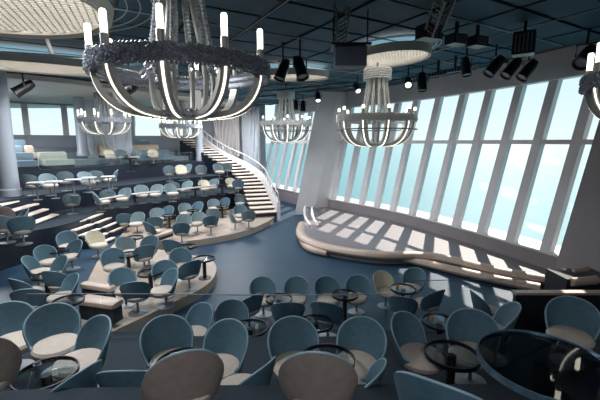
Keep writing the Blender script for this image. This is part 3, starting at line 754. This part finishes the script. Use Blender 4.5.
# ------------------------------------------------------------------ chandeliers
def make_chandelier(disc=False, top=1.7):
    CRY, BAND = ('crystal_lit', 'white') if disc else ('crystal', 'crystal_dark')  # hooped version painted paler, as if lit from inside
    R = 1.21; DP = .85 if disc else .66; CHT = .1 if disc else .27; root = empty('chandelier')
    MB().lathe([(R-.09, -.09), (R+.02, -.11), (R+.03, .1), (R-.07, .09), (R-.09, -.09)], 72).build('ring', BAND, root, smooth=False)
    mb = MB()
    for j in range(7):
        for i in range(150):
            a = 2*PI*(i+.5*(j % 2))/150; rr = R+.04+random.uniform(-.018, .018)
            mb.octa((rr*math.cos(a), rr*math.sin(a), -.1+.032*j+random.uniform(-.01, .01)), random.uniform(.016, .03))
            if j in (0, 6, 3):
                mb.octa(((R-.09)*math.cos(a), (R-.09)*math.sin(a), -.1+.032*j), .026)
    mb.build('crystals', CRY, root)
    N = 10
    for i in range(N):
        a = 2*PI*i/N+.42; ca_, sa_ = math.cos(a), math.sin(a)
        prof = [(R-.04, -.05)]+[(.38+(R-.42)*math.cos(t)**.75, -.05-(DP-.06)*math.sin(t)) for t in [k*PI/2/10 for k in range(1, 10)]]+[(.36, -DP)]
        def strip(w, din, dout):
            rows = []
            for k, (r, z) in enumerate(prof):
                q = prof[min(k+1, len(prof)-1)]; p_ = prof[max(k-1, 0)]; tr, tz = q[0]-p_[0], q[1]-p_[1]; l = math.hypot(tr, tz); nr_, nz_ = -tz/l, tr/l
                row = []
                for (s, dd) in ((-1, din), (1, din), (1, dout), (-1, dout)):
                    rr = r+nr_*dd; zz = z+nz_*dd; row.append((rr*ca_-s*w*sa_, rr*sa_+s*w*ca_, zz))
                rows.append(row)
            m2 = MB().quadgrid(rows, True); m2.f.append((0, 1, 2, 3)); e0 = len(m2.v)-4; m2.f.append((e0+3, e0+2, e0+1, e0)); return m2
        arm = strip(.07, -.045, .03).build('arm', 'arm', root)
        strip(.016, .03, .038).build('light_strip', 'led', arm)
        cx, cy = (R-.02)*ca_, (R-.02)*sa_
        cb = MB().lathe([(0, .1), (.05, .1), (.05, .24), (0, .24)], 12, (cx, cy, 0)).build('candle_base', 'arm', root)
        MB().lathe([(0, .22), (.04, .22), (.04, .22+CHT), (.03, .24+CHT), (0, .24+CHT)], 12, (cx, cy, 0)).build('candle_light', 'candle', cb, smooth=True)
    MB().lathe([(0, -DP-.02), (.42, -DP-.02), (.45, -DP), (.45, -DP+.06), (.38, -DP+.06), (.38, -DP+.02), (0, -DP+.02)], 40).build('bottom_dish', 'arm', root, smooth=True)
    mb = MB()
    for j in range(2):
        for i in range(40):
            a = 2*PI*i/40; mb.octa((.46*math.cos(a), .46*math.sin(a), -DP+.07*j), .036)
    mb.build('dish_crystals', CRY, root)
    # bell of beaded strands rising to the canopy
    for i in range(12):
        a = 2*PI*i/12; pts = []
        for k in range(61):
            t = k/60; r = .6-.34*t**.5
            pts.append((r*math.cos(a), r*math.sin(a), -.1+(top+.1)*t))
        cnt = [0]
        MB().tube(pts, (lambda t, c=cnt: .03+.013*(int(round(t*60)) % 2)), 6).build('strand', CRY, root)
    for i in range(6):
        a = 2*PI*(i+.5)/6; pts = [(r*math.cos(a), r*math.sin(a), z) for r, z in ((.36, -DP+.04), (.44, -.3), (.42, .1), (.3, .6), (.2, 1.1), (.17, top))]
        MB().tube(smooth_line(pts, 4), .04, 8).build('inner_arm', 'arm', root, smooth=True)
    cy_ = MB().lathe([(0, top), (.3, top), (.36, top-.28), (.4, top-.28), (.4, top+.02), (0, top+.02)], 32).build('canopy', BAND, root)
    mb = MB()
    for j in range(5):
        for i in range(36):
            a = 2*PI*(i+.5*(j % 2))/36; mb.octa((.42*math.cos(a), .42*math.sin(a), top-.28+.07*j), .034)
    mb.build('canopy_crystals', CRY, root)
    MB().tube([(0, 0, top), (0, 0, 2.6)], .03, 8).build('rod', 'steel', root)
    if disc:
        MB().lathe([(R-.12, -.36), (R+.08, -.36), (R+.08, -.33), (R-.12, -.33), (R-.12, -.36)], 56).build('thin_hoop', 'steel', root)
    return root
CH = make_chandelier(top=1.45); CD = make_chandelier(True, top=1.5)
def cache(o):
    for c in kids(o): cache(c)
cache(CH); cache(CD)
def place_ch(o, x, y, z, label):
    o.location = (x, y, z); tag(o, label, 'chandelier', 'ring chandeliers with candle lights')
    # shorten the rod so that it ends at the ceiling
    for c in o.children:
        if c.name.startswith('rod'):
            me = c.data.copy(); c.data = me
            for v in me.vertices:
                if v.co.z > 2: v.co.z = 6.74-z
place_ch(CH, -1.72, 5.6, 5.03, 'largest crystal ring chandelier, close to the viewer at the upper left')
place_ch(CD, at(376, 120, 12.0).x, 12.0, 4.74, 'crystal chandelier hanging in front of the slanted windows, right of centre')
o = copy_tree(CD); place_ch(o, at(286, 125, 18.5).x, 18.5, 4.9, 'crystal chandelier left of the leaning white pillar')
o = copy_tree(CH); place_ch(o, at(105, 120, 19.5).x, 19.5, 5.1, 'small distant chandelier in front of the blue-grey wavy panel at the left')
o = copy_tree(CH); place_ch(o, at(181, 125, 23).x, 23, 4.95, 'distant chandelier seen just below the largest one')
# one more hangs at the right edge of the picture, only one candle and the end of its ring in view
p = at(600, 52, 4.6)
o = copy_tree(CH); place_ch(o, 5.42, 5.2, 4.88, 'chandelier cut off by the right edge, one lit candle in view')

# ------------------------------------------------------------------ ceiling plates
def plate(x, y, rx, ry, rz, z, label, lines=0):
    e_ = empty('ceiling_plate', (x, y, z), rz); tag(e_, label, 'ceiling plate', 'pale oval ceiling plates')
    n = 56
    def ring(k, zz): return [(rx*k*math.cos(2*PI*i/n), ry*k*math.sin(2*PI*i/n), zz) for i in range(n)]
    MB().quadgrid([ring(1, 0), ring(1.02, .22), ring(.96, .22), ring(.93, 0.04), ring(.96, 0), ring(1, 0)], True).build('rim', 'soffit', e_, smooth=True)
    mb = MB(); mb.v = ring(.95, .16); mb.f = [tuple(range(n))]; mb.quadgrid([ring(.95, .16), ring(.95, .2)], True); mb.build('glow_face', 'glowface', e_)
    mb = MB(); s = -1
    while s < 1:
        w = math.sqrt(1-s*s)*.93
        mb.box((rx*s, 0, .13), (.02, 2*ry*w, .03)); s += .12/rx
    s = -1
    while s < 1:
        w = math.sqrt(1-s*s)*.93
        mb.box((0, ry*s, .115), (2*rx*w, .02, .03)); s += .12/ry
    mb.build('mesh_grille', 'soffit', e_)
    for k in range(lines):
        kk = 1.12+.1*k
        mb = MB().tube([(rx*kk*math.cos(2*PI*i/n), ry*kk*math.sin(2*PI*i/n), .3) for i in range(n)], .012, 5, True); mb.build('hoop_line', 'trackline', e_)
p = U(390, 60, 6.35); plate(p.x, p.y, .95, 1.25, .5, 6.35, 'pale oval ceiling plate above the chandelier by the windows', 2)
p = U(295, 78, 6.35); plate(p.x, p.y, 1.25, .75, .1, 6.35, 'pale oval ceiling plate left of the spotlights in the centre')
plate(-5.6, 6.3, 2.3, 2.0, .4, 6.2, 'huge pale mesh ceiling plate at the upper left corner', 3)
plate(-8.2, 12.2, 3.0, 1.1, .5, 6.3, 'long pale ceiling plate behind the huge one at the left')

# ------------------------------------------------------------------ stage lights and rigging
def spot(px, py, z, yaw, pitch, s, label, lit=True):
    p = U(px, py, z); e_ = empty('spotlight', (p.x, p.y, z)); tag(e_, label, 'spotlight', 'black stage spotlights under the ceiling')
    R_ = Matrix.Rotation(yaw, 3, 'Z') @ Matrix.Rotation(pitch, 3, 'X')
    def tv(mb): mb.v = [tuple(R_ @ Vector(v)) for v in mb.v]; return mb
    b = MB()
    b.lathe([(0, -.25*s), (.09*s, -.25*s), (.12*s, -.1*s), (.13*s, .2*s), (.15*s, .25*s), (.12*s, .25*s), (.11*s, .2*s), (0, .2*s)], 16); tv(b).build('body', 'black', e_, smooth=True)
    b = MB().lathe([(0, .205*s), (.1*s, .205*s), (.1*s, .215*s), (0, .215*s)], 16); tv(b).build('lens', 'lens' if lit else 'steel', e_)
    b = MB().tube([(-.17*s, 0, 0), (-.17*s, 0, .22*s), (.17*s, 0, .22*s), (.17*s, 0, 0)], .018*s, 6); b.tube([(0, 0, .22*s), (0, 0, 6.74-z)], .025, 6)
    b.v = [tuple(Matrix.Rotation(yaw, 3, 'Z') @ Vector(v)) for v in b.v]; b.build('yoke', 'black', e_)
D = math.radians
SP = [(318, 97, 6.2, 0, 2.5, 1.1, 1, 'lit spotlight left of the leaning pillar top'), (357, 88, 6.25, .2, 2.3, 1.0, 1, 'lit spotlight left of the window chandelier canopy'),
      (408, 82, 6.2, -.2, 2.2, 1.1, 1, 'lit spotlight just right of the window chandelier canopy'), (422, 82, 6.15, .1, 3.0, 1.3, 0, 'dark hanging spotlight beside the lit one near the canopy'),
      (466, 67, 6.1, .2, 2.9, 1.0, 0, 'single dark spotlight above the middle windows'),
      (495, 66, 6.15, -1.45, 2.45, 1.2, 0, 'left of three tilted dark spotlights at upper right'), (512, 68, 6.1, -1.45, 2.45, 1.2, 0, 'middle of three tilted dark spotlights at upper right'), (528, 70, 6.05, -1.45, 2.45, 1.2, 0, 'right of three tilted dark spotlights at upper right'),
      (586, 56, 6.1, -1.0, 2.3, 1.3, 0, 'dark spotlight beside the right edge candle'),
      (296, 105, 6.1, 0, 3, 1.0, 0, 'small dark spotlight left of the leaning pillar'), (303, 106, 6.1, 0, 3.1, 1.2, 0, 'second small dark spotlight left of the leaning pillar'), (326, 104, 6.1, 0, 3, 1.2, 0, 'small dark spotlight in front of the leaning pillar'), (282, 106, 6.1, 0, 3, 1.0, 0, 'small dark spotlight behind the far chandelier'),
      (24, 88, 5.9, -.9, 2.2, 1.4, 0, 'dark spotlight below the left soffit'), (130, 90, 5.8, -.9, 2.2, 1.2, 0, 'dark spotlight seen through the arms of the largest chandelier'),
      (283, 70, 6.0, -.9, 2.7, 1.2, 0, 'left dark moving spotlight right of the largest chandelier'), (300, 68, 6.0, .6, 2.7, 1.25, 0, 'right dark moving spotlight right of the largest chandelier')]
for px, py, z, yw, pt_, s, lit, lab in SP: spot(px, py, z, yw, pt_, s, lab, lit)
def boxlight(px, py, z, sx_, sy_, sz_, rz, label, name='stage_projector'):
    p = U(px, py, z); e_ = empty(name, (p.x, p.y, z), rz); tag(e_, label, 'stage light', 'black box lights under the ceiling')
    MB().box((0, 0, 0), (sx_, sy_, sz_)).build('housing', 'black', e_)
    b = MB()
    for k in range(5): b.box((-sx_*.35+sx_*.175*k, -sy_/2-.01, 0), (.03, .02, sz_*.8))
    b.build('fins', 'box', e_); MB().box((0, 0, (6.74-z)/2+sz_/4), (.06, .06, 6.74-z-sz_/2)).build('hanger', 'black', e_)
boxlight(429, 33, 6.35, .5, .3, .28, .4, 'left of three dark box lights under the ceiling at upper right')
boxlight(456, 40, 6.35, .4, .3, .22, .4, 'middle of three dark box lights under the ceiling at upper right')
boxlight(477, 42, 6.35, .4, .3, .22, .4, 'right of three dark box lights under the ceiling at upper right')
boxlight(524, 44, 6.25, .45, .35, .5, -.6, 'bulky dark box light above the three tilted spotlights')
boxlight(438, 74, 6.3, .6, .12, .12, -.9, 'slim dark bar light left of the single spotlight'); boxlight(455, 70, 6.3, .6, .12, .12, -.9, 'slim dark bar light right of its neighbour near the single spotlight')
# projector box and its ladder truss
p = U(350, 52, 5.9)
pj = empty('projector_box', (p.x, p.y, 5.6)); tag(pj, 'grey-blue projector box hung from a black ladder truss', 'projector')
MB().box((0, 0, .17), (.66, .42, .38)).build('housing', 'box', pj)
MB().box((0, 0, .41), (.82, .54, .04)).build('lid', 'black', pj)
for dx in (-.36, .36): MB().tube([(dx, 0, .4), (dx, 0, 1.15)], .015, 6).build('hanger', 'black', pj)
def truss(px0, py0, z0, px1, py1, z1, w, label):
    a = U(px0, py0, z0); b = U(px1, py1, z1); c = (a+b)/2; e_ = empty('ladder_truss', c); tag(e_, label, 'truss', 'black ladder trusses')
    d = (b-a).normalized(); s = d.cross(Vector((0, 1, 0))).normalized()*w/2; u = s.cross(d).normalized()*w/2
    m1 = MB()
    for q in (s+u, s-u, -s+u, -s-u): m1.tube([a+q-c, b+q-c], .022, 6)
    m1.build('rails', 'black', e_)
    n = 8; m2 = MB()
    for k in range(n):
        t0 = a.lerp(b, k/n)-c; t1 = a.lerp(b, (k+1)/n)-c
        m2.tube([t0+s-u, t1-s-u], .013, 5); m2.tube([t0+s+u, t1+s-u], .013, 5)
    m2.build('lacing', 'darkwall', e_)
truss(340, 40, 6.3, 342, 4, 6.68, .24, 'black ladder truss above the grey-blue projector box')
truss(434, 30, 6.3, 448, -8, 6.6, .24, 'black ladder truss above the dark box lights')
# track rails along the window side
def track(ptsz, label):
    pts = [U(a, b, z) for a, b, z in ptsz]; o = MB().tube(smooth_line(pts, 4), .035, 6).build('lighting_track', 'black'); tag(o, label, 'track', 'black lighting tracks')
track([(250, 98, 6.45), (300, 92, 6.45), (360, 85, 6.45), (420, 76, 6.45), (480, 63, 6.45)], 'long black lighting track following the window side of the ceiling')
track([(250, 92, 6.55), (300, 88, 6.55), (350, 82, 6.55)], 'short black lighting track behind the long one')
tr = MB().tube([at(0, 52, 10), at(50, 55, 11), at(84, 58, 12)], .03, 6).build('light_rail', 'trackline'); tag(tr, 'thin pale rail under the ceiling between the two left plates', 'rail')
